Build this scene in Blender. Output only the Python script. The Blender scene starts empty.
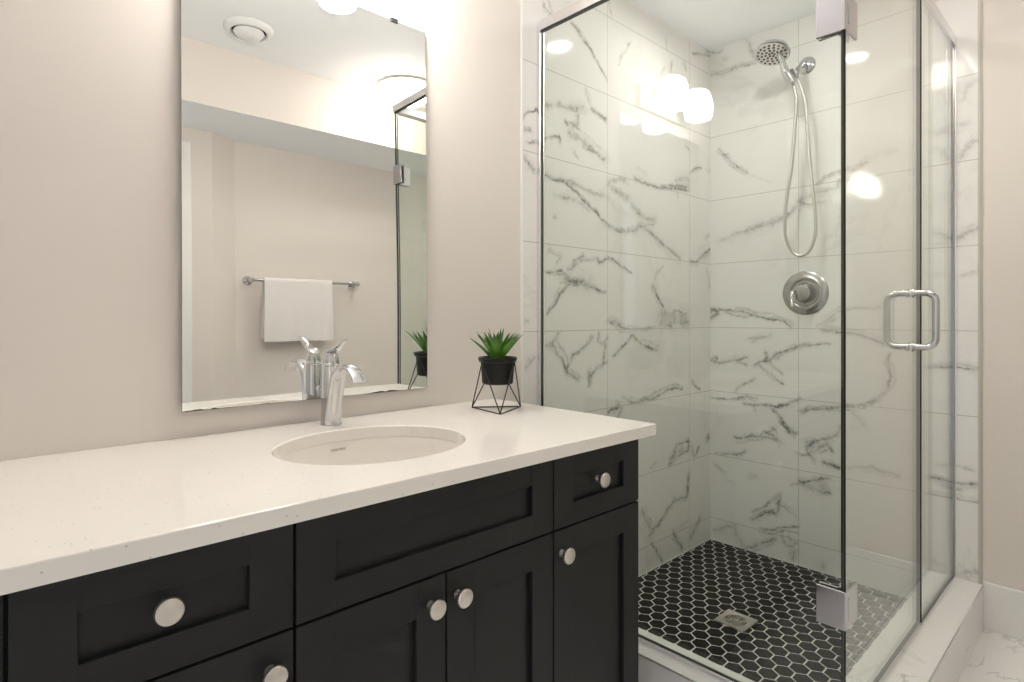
import bpy, bmesh, math, random
import numpy as np
from mathutils import Vector, Matrix
random.seed(7)
sc = bpy.context.scene
COL = sc.collection

# ---------------------------------------------------------------- camera
PSI = math.radians(42.92)
CAM = Vector((0.0, -1.395, 1.093))
cam_data = bpy.data.cameras.new('camera')
cam_data.sensor_width = 36.0
cam_data.lens = 578.5 * 36.0 / 1024.0
cam_data.shift_y = -23.7 / 1024.0
cam_data.clip_start = 0.02
cam = bpy.data.objects.new('camera', cam_data)
cam.location = CAM
cam.rotation_euler = (math.radians(90), 0, -PSI)
COL.objects.link(cam)
sc.camera = cam

# ---------------------------------------------------------------- world, exposure
world = bpy.data.worlds.new('world')
sc.world = world
world.use_nodes = True
world.node_tree.nodes['Background'].inputs[0].default_value = (0.86, 0.93, 1.0, 1)
world.node_tree.nodes['Background'].inputs[1].default_value = 0.6
sc.view_settings.view_transform = 'Standard'
sc.view_settings.look = 'None'
sc.view_settings.gamma = 1.0
sc.view_settings.use_curve_mapping = False
sc.view_settings.exposure = 1.08
SHADE_L = 30.0      # radiance of the vanity light shades
BOWL_L = 12.0       # radiance of the flush ceiling light
SPOT_L = 100.0       # radiance of the shower downlight
sc.cycles.max_bounces = 12
sc.cycles.diffuse_bounces = 6
sc.cycles.glossy_bounces = 8
sc.cycles.transparent_max_bounces = 24
sc.cycles.sample_clamp_indirect = 6.0
sc.cycles.use_denoising = True
# fill daylight through an unseen doorway added to the left wall
pl = bpy.data.lights.new('added_doorway_portal', 'AREA')
pl.shape = 'RECTANGLE'; pl.size = 0.66; pl.size_y = 2.03
pl.cycles.is_portal = True
po = bpy.data.objects.new('added_doorway_portal', pl)
po.location = (-0.80, -1.44, 1.015)
po.rotation_euler = (math.radians(90), 0, math.radians(-90))
COL.objects.link(po)

# ---------------------------------------------------------------- room numbers (metres)
XB = 2.606          # valve wall
ZC = 2.38           # ceiling
YO = -1.891         # wall opposite the mirror
XL = -0.75          # left wall
ZS = 2.097          # underside of the bulkhead
YS = -1.465         # face of the bulkhead
XG = 1.432          # side glass plane
YG = -0.947         # front glass plane
XT0 = 1.3475        # tile starts on the mirror wall
YT1 = -1.022        # tile ends on the valve wall
ROW0, ROWH = 1.0442, 0.305
ZCT = 0.834         # counter top

# ---------------------------------------------------------------- material helpers
def new_mat(name):
    m = bpy.data.materials.new(name); m.use_nodes = True
    nt = m.node_tree
    return m, nt, nt.nodes, nt.links, nt.nodes['Principled BSDF']

def mat(name, col, rough=0.5, metal=0.0, spec=0.5, bump=0.0, bscale=200.0, var=0.0, vscale=8.0, emit=None, estr=0.0, stretch=None, coat=0.0):
    m, nt, N, L, b = new_mat(name)
    b.inputs['Base Color'].default_value = (*col, 1)
    b.inputs['Roughness'].default_value = rough
    b.inputs['Metallic'].default_value = metal
    b.inputs['Specular IOR Level'].default_value = spec
    b.inputs['Coat Weight'].default_value = coat
    tc = N.new('ShaderNodeTexCoord'); mp = N.new('ShaderNodeMapping')
    L.new(tc.outputs['Object'], mp.inputs['Vector'])
    if stretch: mp.inputs['Scale'].default_value = stretch
    if var > 0:
        n = N.new('ShaderNodeTexNoise'); n.inputs['Scale'].default_value = vscale; n.inputs['Detail'].default_value = 4
        L.new(mp.outputs[0], n.inputs['Vector'])
        mx = N.new('ShaderNodeMix'); mx.data_type = 'RGBA'
        mx.inputs[6].default_value = (*[c * (1 - var) for c in col], 1)
        mx.inputs[7].default_value = (*[min(1, c * (1 + var)) for c in col], 1)
        L.new(n.outputs[0], mx.inputs[0]); L.new(mx.outputs[2], b.inputs['Base Color'])
    if bump > 0:
        n2 = N.new('ShaderNodeTexNoise'); n2.inputs['Scale'].default_value = bscale; n2.inputs['Detail'].default_value = 3
        L.new(mp.outputs[0], n2.inputs['Vector'])
        bp = N.new('ShaderNodeBump'); bp.inputs['Strength'].default_value = bump; bp.inputs['Distance'].default_value = 0.002
        L.new(n2.outputs[0], bp.inputs['Height']); L.new(bp.outputs[0], b.inputs['Normal'])
    if emit:
        b.inputs['Emission Color'].default_value = (*emit, 1)
        b.inputs['Emission Strength'].default_value = estr
    return m

def mnode(N, L, op, a, bb=None, c=None):
    n = N.new('ShaderNodeMath'); n.operation = op
    for i, v in enumerate((a, bb, c)):
        if v is None: continue
        if isinstance(v, (int, float)): n.inputs[i].default_value = v
        else: L.new(v, n.inputs[i])
    return n.outputs[0]

def vein_noise(N, L, vec, scale, width, amount):
    """soft branching grey veins from a warped noise ridge"""
    w = N.new('ShaderNodeTexNoise'); w.inputs['Scale'].default_value = scale; w.inputs['Detail'].default_value = 6
    w.inputs['Roughness'].default_value = 0.62; w.inputs['Distortion'].default_value = 1.1
    L.new(vec, w.inputs['Vector'])
    r = mnode(N, L, 'ABSOLUTE', mnode(N, L, 'SUBTRACT', w.outputs[0], 0.5))
    rid = N.new('ShaderNodeMapRange'); rid.interpolation_type = 'SMOOTHSTEP'
    rid.inputs[1].default_value = 0.0; rid.inputs[2].default_value = width; rid.inputs[3].default_value = 1.0; rid.inputs[4].default_value = 0.0
    L.new(r, rid.inputs[0])
    k = N.new('ShaderNodeTexNoise'); k.inputs['Scale'].default_value = scale * 0.8; k.inputs['Detail'].default_value = 2
    ad = N.new('ShaderNodeVectorMath'); ad.operation = 'ADD'; ad.inputs[1].default_value = (7.3, 2.1, 5.5)
    L.new(vec, ad.inputs[0]); L.new(ad.outputs[0], k.inputs['Vector'])
    mk = N.new('ShaderNodeMapRange'); mk.inputs[1].default_value = 0.48; mk.inputs[2].default_value = 0.68; mk.inputs[3].default_value = 0.0; mk.inputs[4].default_value = amount
    L.new(k.outputs[0], mk.inputs[0])
    return mnode(N, L, 'MULTIPLY', rid.outputs[0], mk.outputs[0])

TILE_W = (0.80, 0.785, 0.765)
def tile_mat(name, axis, seam, painted=True, amount=0.5, grid=True):
    m, nt, N, L, b = new_mat(name)
    tc = N.new('ShaderNodeTexCoord'); sp = N.new('ShaderNodeSeparateXYZ')
    L.new(tc.outputs['Object'], sp.inputs[0])
    if painted:
        at = N.new('ShaderNodeAttribute'); at.attribute_name = 'vein'
        fine = N.new('ShaderNodeTexNoise'); fine.inputs['Scale'].default_value = 38; fine.inputs['Detail'].default_value = 6; fine.inputs['Roughness'].default_value = 0.65; fine.inputs['Distortion'].default_value = 1.5
        L.new(tc.outputs['Object'], fine.inputs['Vector'])
        v = mnode(N, L, 'MULTIPLY', at.outputs['Fac'], mnode(N, L, 'MULTIPLY_ADD', fine.outputs[0], 2.2, -0.10))
        v = mnode(N, L, 'ADD', v, vein_noise(N, L, tc.outputs['Object'], 2.3, 0.03, 0.13))
    else:
        v = vein_noise(N, L, tc.outputs['Object'], 3.0, 0.022, amount)
    v = mnode(N, L, 'MINIMUM', v, 0.95)
    mx = N.new('ShaderNodeMix'); mx.data_type = 'RGBA'
    mx.inputs[6].default_value = (*TILE_W, 1); mx.inputs[7].default_value = (0.20, 0.19, 0.18, 1)
    L.new(v, mx.inputs[0])
    col = mx.outputs[2]
    rough = 0.07
    if grid:
        gz = mnode(N, L, 'ABSOLUTE', mnode(N, L, 'SUBTRACT', mnode(N, L, 'FRACT', mnode(N, L, 'ADD', mnode(N, L, 'DIVIDE', mnode(N, L, 'SUBTRACT', sp.outputs[2], ROW0), ROWH), 20.5)), 0.5))
        gh = mnode(N, L, 'ABSOLUTE', mnode(N, L, 'SUBTRACT', mnode(N, L, 'FRACT', mnode(N, L, 'ADD', mnode(N, L, 'DIVIDE', mnode(N, L, 'SUBTRACT', sp.outputs[axis], seam), 0.61), 20.5)), 0.5))
        a = mnode(N, L, 'LESS_THAN', gz, 0.0014 / ROWH)
        c = mnode(N, L, 'LESS_THAN', gh, 0.0012 / 0.61)
        g = mnode(N, L, 'MAXIMUM', a, c)
        mg = N.new('ShaderNodeMix'); mg.data_type = 'RGBA'
        mg.inputs[7].default_value = (0.47, 0.455, 0.43, 1)
        L.new(mnode(N, L, 'MULTIPLY', g, 0.9), mg.inputs[0]); L.new(col, mg.inputs[6]); col = mg.outputs[2]
    L.new(col, b.inputs['Base Color'])
    b.inputs['Roughness'].default_value = rough
    return m

def glass_mat(name, tint=(0.945, 0.965, 0.945)):
    """clear toughened glass: Schlick reflection over a slightly green clear body"""
    m = bpy.data.materials.new(name); m.use_nodes = True
    N, L = m.node_tree.nodes, m.node_tree.links
    N.remove(N['Principled BSDF'])
    out = N['Material Output']
    g = N.new('ShaderNodeNewGeometry'); d = N.new('ShaderNodeVectorMath'); d.operation = 'DOT_PRODUCT'
    L.new(g.outputs['Incoming'], d.inputs[0]); L.new(g.outputs['Normal'], d.inputs[1])
    c = mnode(N, L, 'ABSOLUTE', d.outputs['Value'])
    k = mnode(N, L, 'POWER', mnode(N, L, 'SUBTRACT', 1.0, c), 5.0)
    fr = mnode(N, L, 'MULTIPLY_ADD', k, 0.955, 0.045)
    t = N.new('ShaderNodeBsdfTransparent'); t.inputs[0].default_value = (*tint, 1)
    gl = N.new('ShaderNodeBsdfGlossy'); gl.inputs['Roughness'].default_value = 0.0; gl.inputs[0].default_value = (1, 1, 1, 1)
    mx = N.new('ShaderNodeMixShader')
    L.new(fr, mx.inputs[0]); L.new(t.outputs[0], mx.inputs[1]); L.new(gl.outputs[0], mx.inputs[2])
    L.new(mx.outputs[0], out.inputs[0])
    return m

M = {}
M['paint'] = mat('wall_paint', (0.73, 0.68, 0.635), 0.6, spec=0.25, bump=0.05, bscale=350, var=0.01, vscale=3)
M['ceiling'] = mat('ceiling_paint', (0.92, 0.935, 0.96), 0.85, spec=0.2, bump=0.08, bscale=250)
M['trim'] = mat('white_trim_paint', (0.82, 0.81, 0.79), 0.35, spec=0.4, bump=0.02, bscale=60)
M['tile_side'] = tile_mat('marble_tile_side', 0, 1.804)
M['tile_back'] = tile_mat('marble_tile_back', 1, -0.409)
TILE_W = (0.86, 0.85, 0.84)
M['curb'] = tile_mat('marble_curb', 0, 0, painted=False, amount=0.8, grid=False)
M['floor'] = tile_mat('marble_floor', 0, 0, painted=False, amount=0.75, grid=False)
M['hex'] = mat('black_hexagon_tile', (0.007, 0.007, 0.0065), 0.45, spec=0.25, bump=0.25, bscale=700, var=0.25, vscale=300)
M['grout'] = mat('pale_grout', (0.74, 0.72, 0.67), 0.9, spec=0.1, bump=0.2, bscale=500)
M['cab'] = mat('charcoal_wood', (0.0112, 0.0118, 0.0122), 0.45, spec=0.35, bump=0.12, bscale=90, var=0.30, vscale=60, stretch=(1, 1, 9))
M['cabin'] = mat('dark_cabinet_interior', (0.006, 0.006, 0.006), 0.8, spec=0.1, bump=0.05)
M['nickel'] = mat('brushed_nickel', (0.72, 0.68, 0.64), 0.28, 1.0, bump=0.04, bscale=300)
M['chrome'] = mat('chrome', (0.63, 0.63, 0.64), 0.05, 1.0, bump=0.004, bscale=40)
M['satin'] = mat('satin_chrome', (0.56, 0.555, 0.55), 0.11, 1.0, bump=0.01, bscale=200)
M['alu'] = mat('polished_aluminium', (0.82, 0.82, 0.84), 0.24, 1.0, bump=0.01, bscale=200)
M['ceramic'] = mat('white_ceramic', (0.80, 0.76, 0.71), 0.12, spec=0.5, bump=0.004, bscale=20)
M['mirror'] = mat('mirror_silver', (0.92, 0.935, 0.92), 0.0, 1.0)
M['mirror_edge'] = mat('mirror_edge', (0.25, 0.30, 0.28), 0.2, 0.3, bump=0.02)
M['glass'] = glass_mat('shower_glass')
M['glass_edge'] = mat('glass_edge', (0.003, 0.007, 0.006), 0.35, spec=0.3, bump=0.01, bscale=100)
M['black_metal'] = mat('black_wire', (0.012, 0.012, 0.012), 0.4, spec=0.5, bump=0.03)
M['black_pot'] = mat('matt_black_pot', (0.006, 0.006, 0.006), 0.4, spec=0.3, bump=0.05, bscale=150)
M['soil'] = mat('dark_soil', (0.03, 0.025, 0.02), 0.95, spec=0.1, bump=0.8, bscale=300, var=0.5, vscale=200)
M['trimtile'] = mat('beige_tile_edge', (0.50, 0.45, 0.39), 0.5, spec=0.3, bump=0.02)
M['hinge'] = mat('polished_hinge_metal', (0.58, 0.57, 0.60), 0.09, 1.0, bump=0.003, bscale=60)
M['hose'] = mat('metal_hose', (0.62, 0.60, 0.57), 0.33, 1.0, bump=0.05, bscale=500)
M['valve'] = mat('brushed_valve_metal', (0.47, 0.46, 0.45), 0.24, 1.0, bump=0.03, bscale=300)
M['rubber'] = mat('dark_rubber', (0.02, 0.02, 0.02), 0.6, bump=0.05)
M['towel'] = mat('white_terry', (0.82, 0.79, 0.77), 0.95, spec=0.1, bump=0.9, bscale=900)
M['shade'] = mat('lit_opal_shade', (0.9, 0.88, 0.84), 0.3, emit=(1.0, 0.945, 0.88), estr=SHADE_L)
M['bowl'] = mat('lit_opal_bowl', (0.9, 0.88, 0.84), 0.3, emit=(1.0, 0.93, 0.84), estr=BOWL_L)
M['spot'] = mat('lit_downlight_lens', (0.9, 0.9, 0.9), 0.3, emit=(1.0, 0.965, 0.92), estr=SPOT_L)
M['plastic'] = mat('white_plastic', (0.80, 0.80, 0.81), 0.35, spec=0.4, bump=0.01)
M['dark_gap'] = mat('dark_duct', (0.02, 0.02, 0.022), 0.7, bump=0.02)
M['mark'] = mat('grey_print', (0.22, 0.20, 0.18), 0.6, bump=0.01)

# leaf: green, darker and browner towards the tip of the leaf
lm, nt, N, L, b = new_mat('succulent_leaf')
at = N.new('ShaderNodeAttribute'); at.attribute_name = 'tip'
cr = N.new('ShaderNodeValToRGB')
cr.color_ramp.elements[0].position = 0.0; cr.color_ramp.elements[0].color = (0.10, 0.27, 0.03, 1)
cr.color_ramp.elements[1].position = 1.0; cr.color_ramp.elements[1].color = (0.03, 0.05, 0.015, 1)
e = cr.color_ramp.elements.new(0.55); e.color = (0.09, 0.24, 0.03, 1)
L.new(at.outputs['Fac'], cr.inputs[0]); L.new(cr.outputs[0], b.inputs['Base Color'])
b.inputs['Roughness'].default_value = 0.4
b.inputs['Subsurface Weight'].default_value = 0.0
M['leaf'] = lm

# quartz counter: warm white with small dark and pale flecks
qm, nt, N, L, b = new_mat('speckled_quartz')
tc = N.new('ShaderNodeTexCoord')
vo = N.new('ShaderNodeTexVoronoi'); vo.inputs['Scale'].default_value = 210
L.new(tc.outputs['Object'], vo.inputs['Vector'])
sepc = N.new('ShaderNodeSeparateColor'); L.new(vo.outputs['Color'], sepc.inputs[0])
rare = mnode(N, L, 'LESS_THAN', sepc.outputs[0], 0.035)
small = mnode(N, L, 'LESS_THAN', vo.outputs['Distance'], 0.30)
spk = mnode(N, L, 'MULTIPLY', mnode(N, L, 'MULTIPLY', rare, small), 0.5)
mx = N.new('ShaderNodeMix'); mx.data_type = 'RGBA'
mx.inputs[6].default_value = (0.83, 0.80, 0.755, 1); mx.inputs[7].default_value = (0.33, 0.30, 0.27, 1)
L.new(spk, mx.inputs[0]); L.new(mx.outputs[2], b.inputs['Base Color'])
b.inputs['Roughness'].default_value = 0.12
M['quartz'] = qm

# ---------------------------------------------------------------- object helpers
ORG = {}
def thing(name, label, cat, loc, group=None):
    o = bpy.data.objects.new(name, None); COL.objects.link(o)
    o.empty_display_size = 0.05
    o.location = loc; o['label'] = label; o['category'] = cat
    if group: o['group'] = group
    ORG[o.name] = Vector(loc)
    return o
def obj(name, bm, m, parent=None, smooth=False, label=None, kind=None, cat=None, origin=None, group=None, wn=False):
    """link bm (built in world coordinates) as one mesh object"""
    if parent is not None: org = ORG[parent.name]
    else: org = Vector(origin) if origin else Vector((0, 0, 0))
    bmesh.ops.translate(bm, verts=bm.verts, vec=-org)
    me = bpy.data.meshes.new(name)
    bm.to_mesh(me); bm.free()
    ms = m if isinstance(m, (list, tuple)) else [m]
    for q in ms: me.materials.append(q)
    if smooth:
        for p in me.polygons: p.use_smooth = True
        try: me.set_sharp_from_angle(angle=math.radians(38))
        except Exception: pass
    o = bpy.data.objects.new(name, me); COL.objects.link(o)
    if parent is not None:
        o.parent = parent
        ORG[o.name] = org           # children of a part share its origin
    else:
        o.location = org; ORG[o.name] = org
    if label: o['label'] = label
    if cat: o['category'] = cat
    if kind: o['kind'] = kind
    if group: o['group'] = group
    return o
def box(bm, x0, x1, y0, y1, z0, z1, bev=0.0, mi=0, seg=2):
    x0, x1 = min(x0, x1), max(x0, x1); y0, y1 = min(y0, y1), max(y0, y1); z0, z1 = min(z0, z1), max(z0, z1)
    r = bmesh.ops.create_cube(bm, size=1.0, matrix=Matrix.Translation(((x0+x1)/2, (y0+y1)/2, (z0+z1)/2)) @ Matrix.Diagonal((x1-x0, y1-y0, z1-z0, 1)))
    vs = r['verts']
    fs = set(f for v in vs for f in v.link_faces)
    for f in fs: f.material_index = mi
    if bev > 0:
        es = list(set(e for v in vs for e in v.link_edges))
        bmesh.ops.bevel(bm, geom=es, offset=bev, segments=seg, affect='EDGES', profile=0.5)
    return bm
def tube(bm, pts, rad, seg=16, cap=True, flat=None, mi=0, up=None):
    """sweep an ellipse along pts; rad: number or list; flat: list of (ra, rb) pairs; ra along the side vector, rb along the other"""
    pts = [Vector(p) for p in pts]; n = len(pts)
    if flat is None:
        rr = [(r, r) for r in (rad if isinstance(rad, (list, tuple)) else [rad] * n)]
    else: rr = flat
    side = None; rings = []
    for i, p in enumerate(pts):
        t = (pts[min(i+1, n-1)] - pts[max(i-1, 0)]).normalized()
        if up is not None: side = Vector(up)
        if side is None:
            side = t.orthogonal().normalized()
        side = (side - t * side.dot(t)).normalized()
        oth = t.cross(side).normalized()
        ring = [bm.verts.new(p + side * math.cos(a) * rr[i][0] + oth * math.sin(a) * rr[i][1]) for a in [2*math.pi*k/seg for k in range(seg)]]
        rings.append(ring)
    for a, bq in zip(rings, rings[1:]):
        for k in range(seg):
            f = bm.faces.new((a[k], a[(k+1) % seg], bq[(k+1) % seg], bq[k])); f.material_index = mi
    if cap:
        bm.faces.new(list(reversed(rings[0]))).material_index = mi; bm.faces.new(rings[-1]).material_index = mi
    return bm
def smooth_path(pts, k=6, closed=False):
    """Catmull-Rom through pts"""
    P = [Vector(p) for p in pts]; out = []
    n = len(P)
    for i in range(n - 1):
        p0, p1, p2, p3 = P[max(i-1, 0)], P[i], P[i+1], P[min(i+2, n-1)]
        for j in range(k):
            t = j / k
            out.append(0.5 * ((2*p1) + (-p0+p2)*t + (2*p0-5*p1+4*p2-p3)*t*t + (-p0+3*p1-3*p2+p3)*t**3))
    out.append(P[-1]); return out
def lathe(bm, prof, c, axis=(0, 0, 1), seg=40, cap0=True, cap1=True, mi=0):
    """prof: list of (r, h) along axis from c"""
    ax = Vector(axis).normalized(); s = ax.orthogonal().normalized(); t = ax.cross(s); c = Vector(c)
    rings = []
    for r, h in prof:
        if r < 1e-6: rings.append([bm.verts.new(c + ax*h)])
        else: rings.append([bm.verts.new(c + ax*h + (s*math.cos(a)+t*math.sin(a))*r) for a in [2*math.pi*k/seg for k in range(seg)]])
    for a, q in zip(rings, rings[1:]):
        if len(a) == 1 and len(q) == 1: continue
        for k in range(seg):
            k2 = (k+1) % seg
            if len(a) == 1: f = bm.faces.new((a[0], q[k2], q[k]))
            elif len(q) == 1: f = bm.faces.new((a[k], a[k2], q[0]))
            else: f = bm.faces.new((a[k], a[k2], q[k2], q[k]))
            f.material_index = mi
    if cap0 and len(rings[0]) > 1: bm.faces.new(list(reversed(rings[0]))).material_index = mi
    if cap1 and len(rings[-1]) > 1: bm.faces.new(rings[-1]).material_index = mi
    return bm
def BM(): return bmesh.new()
def fix(bm): bmesh.ops.recalc_face_normals(bm, faces=bm.faces); return bm
def text_bm(s, size, depth=0.0003):
    cu = bpy.data.curves.new('lettering', 'FONT'); cu.body = s; cu.size = size; cu.extrude = depth; cu.align_x = 'CENTER'
    to = bpy.data.objects.new('lettering', cu); COL.objects.link(to)
    bpy.context.view_layer.update()
    me = to.to_mesh(); bm = bmesh.new(); bm.from_mesh(me); to.to_mesh_clear()
    bpy.data.objects.remove(to); bpy.data.curves.remove(cu)
    return bm
VEINS_SIDE='''2.2 0.5 1.446 2.193 1.451 2.175 1.486 2.16
1.8 0.4 1.471 2.203 1.476 2.187 1.491 2.172
4.4 0.6 1.591 2.166 1.633 2.144 1.677 2.119 1.717 2.088 1.753 2.057 1.795 2.021
3.1 0.35 1.813 2.315 1.832 2.28
3.1 0.3 1.954 2.213 1.928 2.172 1.895 2.135 1.876 2.098
3.4 0.3 2.214 2.309 2.221 2.265
4.5 0.5 2.444 2.319 2.524 2.339 2.607 2.355
3.0 0.4 2.561 2.372 2.607 2.372
4.6 0.4 2.261 2.221 2.253 2.184
3.6 0.3 2.367 2.253 2.375 2.229
4.5 0.2 2.206 2.179 2.168 2.138
3.9 0.3 1.446 1.828 1.506 1.844 1.568 1.851 1.611 1.844 1.655 1.88
13.5 0.25 1.568 1.851 1.655 1.872
4.9 0.3 1.672 1.946 1.683 1.923 1.694 1.901
5.0 0.45 1.706 1.878 1.747 1.869 1.795 1.865
5.6 0.35 1.563 1.797 1.573 1.789
5.7 0.35 1.633 1.831 1.622 1.8 1.594 1.783
2.7 0.45 1.352 1.765 1.375 1.787 1.417 1.806
7.8 0.2 1.446 1.826 1.526 1.848 1.578 1.852 1.666 1.877
9.5 0.22 1.633 1.851 1.622 1.813 1.594 1.785
3.8 0.5 1.563 1.795 1.573 1.784
5.0 0.35 1.712 1.881 1.747 1.868 1.795 1.856
3.8 0.4 1.594 1.799 1.633 1.786
12.1 0.38 1.573 1.763 1.622 1.755 1.666 1.746 1.712 1.726 1.759 1.713 1.789 1.707
3.0 0.5 1.655 1.73 1.712 1.723 1.783 1.706
2.8 0.5 1.446 1.711 1.486 1.728 1.526 1.74 1.531 1.719
3.8 0.35 1.611 1.703 1.605 1.691 1.627 1.681
2.7 0.45 1.352 1.757 1.352 1.773 1.379 1.79 1.417 1.806
3.5 0.4 1.352 1.721 1.389 1.726
3.6 0.4 1.379 1.687 1.412 1.694
7.1 0.45 1.352 1.626 1.375 1.607 1.403 1.599
4.4 0.6 1.446 1.589 1.496 1.58 1.557 1.576 1.622 1.554 1.677 1.519 1.735 1.489 1.795 1.459
8.0 0.28 1.446 1.593 1.506 1.585 1.589 1.585 1.655 1.574 1.723 1.562 1.783 1.563
8.8 0.3 1.506 1.53 1.557 1.524 1.633 1.52 1.689 1.498
3.7 0.25 1.496 1.446 1.516 1.445
8.4 0.35 1.813 1.621 1.882 1.643 1.921 1.646
11.1 0.35 1.813 1.613 1.87 1.591 1.934 1.573 1.988 1.536 2.058 1.504 2.13 1.512
16.9 0.12 1.807 1.559 1.857 1.519 1.948 1.507
6.0 0.55 1.988 1.66 2.072 1.654 2.175 1.653 2.301 1.668 2.409 1.675
4.8 0.45 2.175 1.661 2.301 1.681 2.409 1.689
16.2 0.28 2.301 1.705 2.35 1.719 2.404 1.728 2.401 1.696 2.285 1.674
4.9 0.5 2.418 1.762 2.461 1.783 2.524 1.805
6.3 0.5 2.589 1.802 2.607 1.802
3.6 0.3 2.384 1.877 2.409 1.864
4.7 0.2 2.301 1.65 2.32 1.631
6.4 0.12 2.002 1.707 2.072 1.695 2.002 1.651
7.6 0.35 1.771 1.468 1.801 1.452 1.844 1.441 1.921 1.434 1.988 1.452 2.03 1.473
6.7 0.3 2.002 1.47 2.13 1.492
10.6 0.38 2.058 1.468 2.13 1.442 2.206 1.407 2.285 1.379 2.333 1.36
6.3 0.45 2.418 1.348 2.479 1.352 2.542 1.393 2.602 1.421
17.6 0.25 2.515 1.373 2.598 1.404
5.0 0.25 2.551 1.469 2.598 1.487
4.1 0.32 1.476 1.331 1.501 1.319 1.531 1.308 1.516 1.286
3.8 0.45 1.66 1.321 1.605 1.302 1.622 1.289 1.594 1.27 1.568 1.268
3.0 0.28 1.633 1.304 1.723 1.31
4.2 0.55 1.741 1.317 1.759 1.301 1.795 1.319 1.813 1.324 1.87 1.305 1.961 1.275
3.4 0.6 1.456 1.249 1.496 1.252 1.542 1.256 1.573 1.244
17.6 0.45 1.571 1.233 1.611 1.226 1.666 1.221 1.691 1.218
3.9 0.5 1.573 1.215 1.616 1.21 1.666 1.217
4.0 0.65 1.573 1.212 1.536 1.179 1.506 1.144 1.466 1.109
6.1 0.5 1.666 1.215 1.723 1.203 1.795 1.189
2.2 0.12 1.456 1.18 1.506 1.164
3.3 0.3 2.191 1.316 2.16 1.289 2.13 1.25
6.8 0.5 2.123 1.229 2.13 1.204 2.16 1.171 2.198 1.138
11.1 0.35 2.116 1.22 2.13 1.213
28.5 0.26 2.172 1.107 2.384 1.091
28.6 0.26 2.163 1.075 2.392 1.065
3.6 0.5 2.285 1.126 2.333 1.118 2.384 1.105
6.9 0.5 2.206 1.053 2.261 1.053
4.5 0.4 1.807 1.08 1.857 1.065 1.895 1.049 2.002 1.047 2.145 1.05
6.2 0.32 1.819 1.084 1.87 1.072 1.889 1.053
5.0 0.35 2.57 1.325 2.598 1.284 2.602 1.242
2.6 0.3 1.352 1.085 1.37 1.084
4.5 0.32 1.521 1.038 1.511 1.018 1.461 0.992
7.3 0.35 1.461 0.992 1.486 0.987
6.1 0.45 1.486 0.998 1.516 0.966 1.547 0.94 1.557 0.908 1.578 0.885 1.633 0.863
5.6 0.42 1.712 1.016 1.677 0.988 1.633 0.964 1.6 0.948 1.568 0.914
5.1 0.4 1.753 1.034 1.747 1.001 1.777 0.988 1.801 1.014
5.1 0.5 1.795 0.984 1.783 0.947 1.777 0.917 1.801 0.916
5.9 0.45 1.777 0.917 1.729 0.89 1.694 0.87 1.694 0.833
5.9 0.4 1.689 0.889 1.706 0.873
5.1 0.42 1.961 1.022 1.934 0.991 1.882 0.966 1.844 0.94
5.6 0.55 1.968 1.018 2.03 0.984 2.145 0.952
5.9 0.48 1.961 0.748 2.058 0.745 2.145 0.75 2.237 0.776 2.301 0.779 2.35 0.767
5.3 0.3 1.908 0.769 1.961 0.748
7.2 0.4 1.87 0.741 1.895 0.723 1.87 0.699
7.2 0.4 1.807 0.725 1.87 0.734
6.1 0.45 2.435 0.8 2.47 0.77 2.506 0.753
6.3 0.5 2.589 0.535 2.589 0.507
5.3 0.25 1.361 0.923 1.398 0.951
4.6 0.5 2.239 0.443 2.279 0.481 2.31 0.526 2.406 0.518 2.406 0.483 2.31 0.465 2.239 0.443
14.2 0.3 2.269 0.466 2.356 0.5
6.1 0.4 2.428 0.497 2.462 0.445 2.496 0.481
6.3 0.4 2.577 0.516 2.596 0.528
4.5 0.22 2.094 0.453 2.141 0.471
7.7 0.4 2.406 0.374 2.395 0.313 2.384 0.27 2.289 0.279 2.219 0.245 2.16 0.199 2.113 0.19
7.2 0.4 2.406 0.346 2.395 0.279
7.7 0.35 2.036 0.292 2.058 0.25 2.094 0.205
4.4 0.3 2.094 0.163 2.122 0.177
4.7 0.2 2.406 0.162 2.31 0.146
10.8 0.45 2.502 0.139 2.466 0.113 2.428 0.076
8.3 0.5 2.279 0.131 2.321 0.082 2.352 0.034
5.6 0.5 2.113 0.137 2.151 0.084 2.189 0.03'''
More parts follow.
